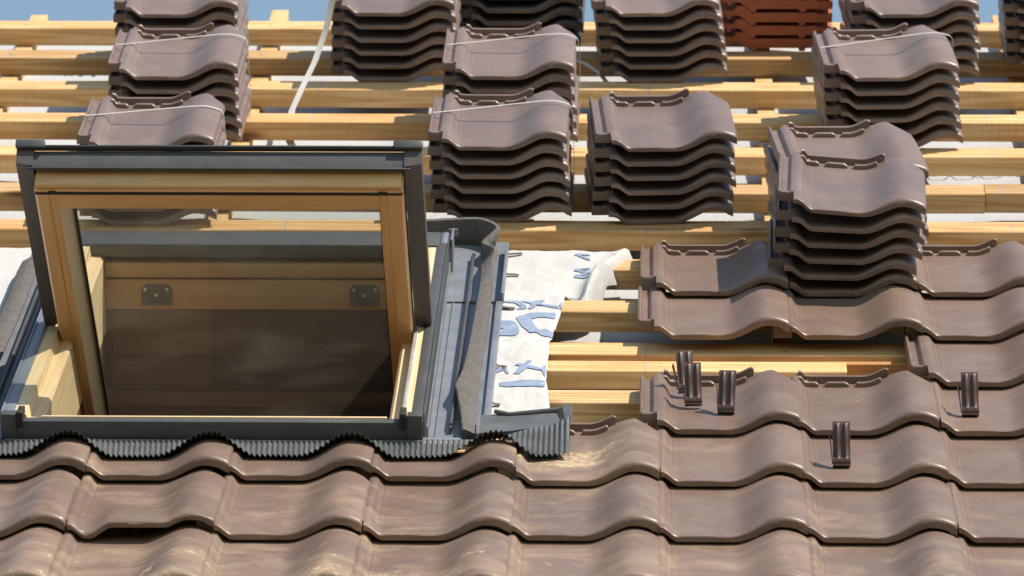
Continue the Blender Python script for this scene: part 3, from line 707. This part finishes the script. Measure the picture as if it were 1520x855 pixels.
for (a, c, d, e) in ((-HW+.0732, -HW+.078, -.6235, .5295), (HW-.0575, HW-.0537, -.624, .5298)):
    q = MB(); q.box(a, c, d, e, -.0055, .004); part(q, 'gasket', M_gasket, sash)
q = MB(); q.box(-HW, HW, .6062, .6185, -.0195, -.0181); q.box(-HW+.002, HW-.002, 0.5885, 0.5985, .0300, .0362); part(q, 'gasket', M_gasket, sash)
# sash cladding
q = MB(); q.prism([(.6280, -.050), (.6330, -.046), (.6360, -.040), (.6360, -.004), (.6350, .002), (.6330, .002), (.6300, -.003), (.6280, -.020), (.5060, -.022), (.5060, -.040), (.6060, -.050)], -.412, .412, 'x'); q.box(-.4125, .4125, .6280, .6470, -.0545, -.0505, .001); q.box(-.4128, .4128, .6355, .6395, -.0015, .0015, .001); part(q, 'sash_cover', M_grey, sash, label='grey metal cover along the free end of the sash')
for sgn in (-1, 1):
    q = MB(); a, c = sgn*.3995, sgn*.4365; lo, hi = min(a, c), max(a, c)
    q.prism([(lo, -.053), (hi, -.053), (hi, -.012 if sgn > 0 else -.004), (lo, -.004 if sgn > 0 else -.012)], .01, .6400, 'y')
    cv = part(q, 'sash_cover', M_brown, sash)
    q = MB(); q.box(min(sgn*.375, sgn*.439), max(sgn*.375, sgn*.439), .6405, .6520, -.066, -.046, .003); part(q, 'corner_cap', M_grey, sash)
    q = MB(); q.box(min(sgn*.410, sgn*.436), max(sgn*.410, sgn*.436), -.030, .0095, -.04, -.01, .003); q.tube([(sgn*.405, -.03, -.015), (sgn*.43, -.045, -.02)], .007, 8); part(q, 'pivot_hinge', M_plate, sash)
    q = MB(); q.box(min(sgn*.398, sgn*.3994), max(sgn*.398, sgn*.3994), -.1, .5960, .0, .022); part(q, 'gasket', M_gasket, sash)

# pleated apron draped over the tile waves below the skylight
def edge_n(u):
    k = (u - TU) / W; x = (k - math.floor(k))*W
    # row five tiles: tip at TU + W*j, left seam .2985 before it
    x = ((u - (TU - .2985)) % W); z = zprof(min(x, .2975), .12) if x > .034 else .010*(1-x/.034)**2 + .0215*smooth((.012-x)/.012)
    return z
def edge_s(u):                                     # smoothed drape
    return sum(edge_n(u+d)*w_ for d, w_ in ((-.03, .1), (-.02, .15), (-.01, .17), (0, .16), (.01, .17), (.02, .15), (.03, .1)))
ap = MB(); U0, U1 = -1.25, .293; per = .0113; nX = int((U1-U0)/per*8); tp, bt = [], []
for jj in range(9):
    t = jj/8; row = []
    for i in range(nX+1):
        u = U0 + (U1-U0)*i/nX
        s_ = edge_s(u); lift = smooth((u-.10)/.15)
        vb = -.752 + .055*lift; vf = -.874 - .14*s_*.9 + .012*noise.noise((u*4, 0, 0)) + .028*lift*smooth((u-.2)/.09)
        nb = .047 + .014*lift + .022*smooth((u-.24)/.06); nf = .0425 + .0075 + s_*1.38
        tt = t**1.45
        v = vb + (vf-vb)*t; nn = nb + (nf-nb)*tt
        amp = .0034*smooth(t*6)
        ph = 2*math.pi*(u - .06*t*(.3-u)*.15)/per
        row.append((u, v, nn + amp*(math.asin(math.sin(ph)*.93)/1.2)))
    tp.append(row); bt.append([(a, c, d-.0018) for a, c, d in row])
ap.slab(tp, bt); part(ap, 'apron', M_lead, ang=50, label='pleated grey apron moulded over the waves of the tiles')
q = MB(); q.box(-1.25, .27, -.862, -.80, .018, .034, .004); part(q, 'apron_gap_shade', M_gasket)  # black strip added as the shade in the gap under the apron
q = MB(); q.box(-1.25, .06, -.775, -.735, .030, .046, .002); q.box(-.91, -.02, -.7735, -.770, .046, .0505, .001); part(q, 'apron_plate', M_flash)
tp = [[(.098+.197*i/12, -.715 + .115*k/4 + .02*smooth(i/12), .050 + .012*smooth(i/12) + .003*(k == 4)) for i in range(13)] for k in range(5)]
q = MB(); q.slab(tp, [[(a, c, d-.0016) for a, c, d in r] for r in tp])
q.tube([(.128, -.596, .060), (.16, -.606, .056), (.20, -.605, .060), (.285, -.602, .068)], .0055, 8)
q.slab([[(.275, -.70, .06), (.283, -.70, .072), (.294, -.69, .076)], [(.262, -.61, .062), (.274, -.61, .076), (.288, -.60, .080)]], [[(.275, -.70, .057), (.283, -.70, .069), (.294, -.69, .073)], [(.262, -.61, .059), (.274, -.61, .073), (.288, -.60, .077)]])
part(q, 'apron_plate', M_lead, label='upper lip of the apron curled at its right end')

# ------------------------------------------------------------------ storm clips lying on the laid tiles
def clip(u, v, n, rot, tilt, label):
    t = thing('storm_clip', label, 'clip', T(u, v, n) @ rz(rot) @ rx(-tilt), 'metal storm clips on the laid tiles')
    q = MB(); w2 = .0185
    prof_ = [(0, -.0035), (.003, -.005), (.012, -.004), (.016, 0), (.085, .0), (.091, .003), (.094, .008)]
    tp = []
    for (z, y) in prof_:
        row = []
        for i in range(25):
            x = -w2 + 2*w2*i/24; rb = 0
            if .012 < z < .087:
                for c in (-.0085, .0085): rb += .0035*math.exp(-((x-c)/.0028)**2)
            row.append((x, y - rb, z))
        tp.append(row)
    fine = []                                     # add rows so the ribs end softly
    for k in range(len(tp)-1):
        fine.append(tp[k])
        if prof_[k][0] in (.012, .016):
            fine.append([tuple((a+c)/2 for a, c in zip(p, r_2)) for p, r_2 in zip(tp[k], tp[k+1])])
    fine.append(tp[-1])
    q.slab(fine, [[(a, c+.0016, d) for a, c, d in r] for r in fine]); q.build('face', M_clip, t, None, 50)
    q = MB(); q.box(-w2, w2, -.004, .012, -.004, -.0005, .001); q.build('foot', M_clip, t)
    q = MB(); q.slab([[(-w2-.001, .004, .002), (-w2-.001, .012, .004)], [(-w2-.004, .010, .05), (-w2-.004, .030, .05)], [(-w2-.006, .012, .066), (-w2-.006, .034, .066)]],
                     [[(-w2+.0005, .004, .002), (-w2+.0005, .012, .004)], [(-w2-.0025, .010, .05), (-w2-.0025, .030, .05)], [(-w2-.0045, .012, .066), (-w2-.0045, .034, .066)]])
    q.build('arm', M_clip, t)
    return t
clip(.557, -.495, .047, R(3), R(32), 'front brown metal storm clip with the taller one right behind it')
clip(.543, -.398, .046, R(8), R(34), 'brown metal storm clip standing behind another clip at the head of a tile')
clip(.627, -.548, .047, R(-4), R(33), 'brown metal storm clip just right of the close pair of clips')
clip(1.154, -.556, .046, R(2), R(31), 'brown metal storm clip near the right edge of the view')
clip(.865, -.908, .047, R(1), R(30), 'lowest brown metal storm clip standing alone in a tile pan')
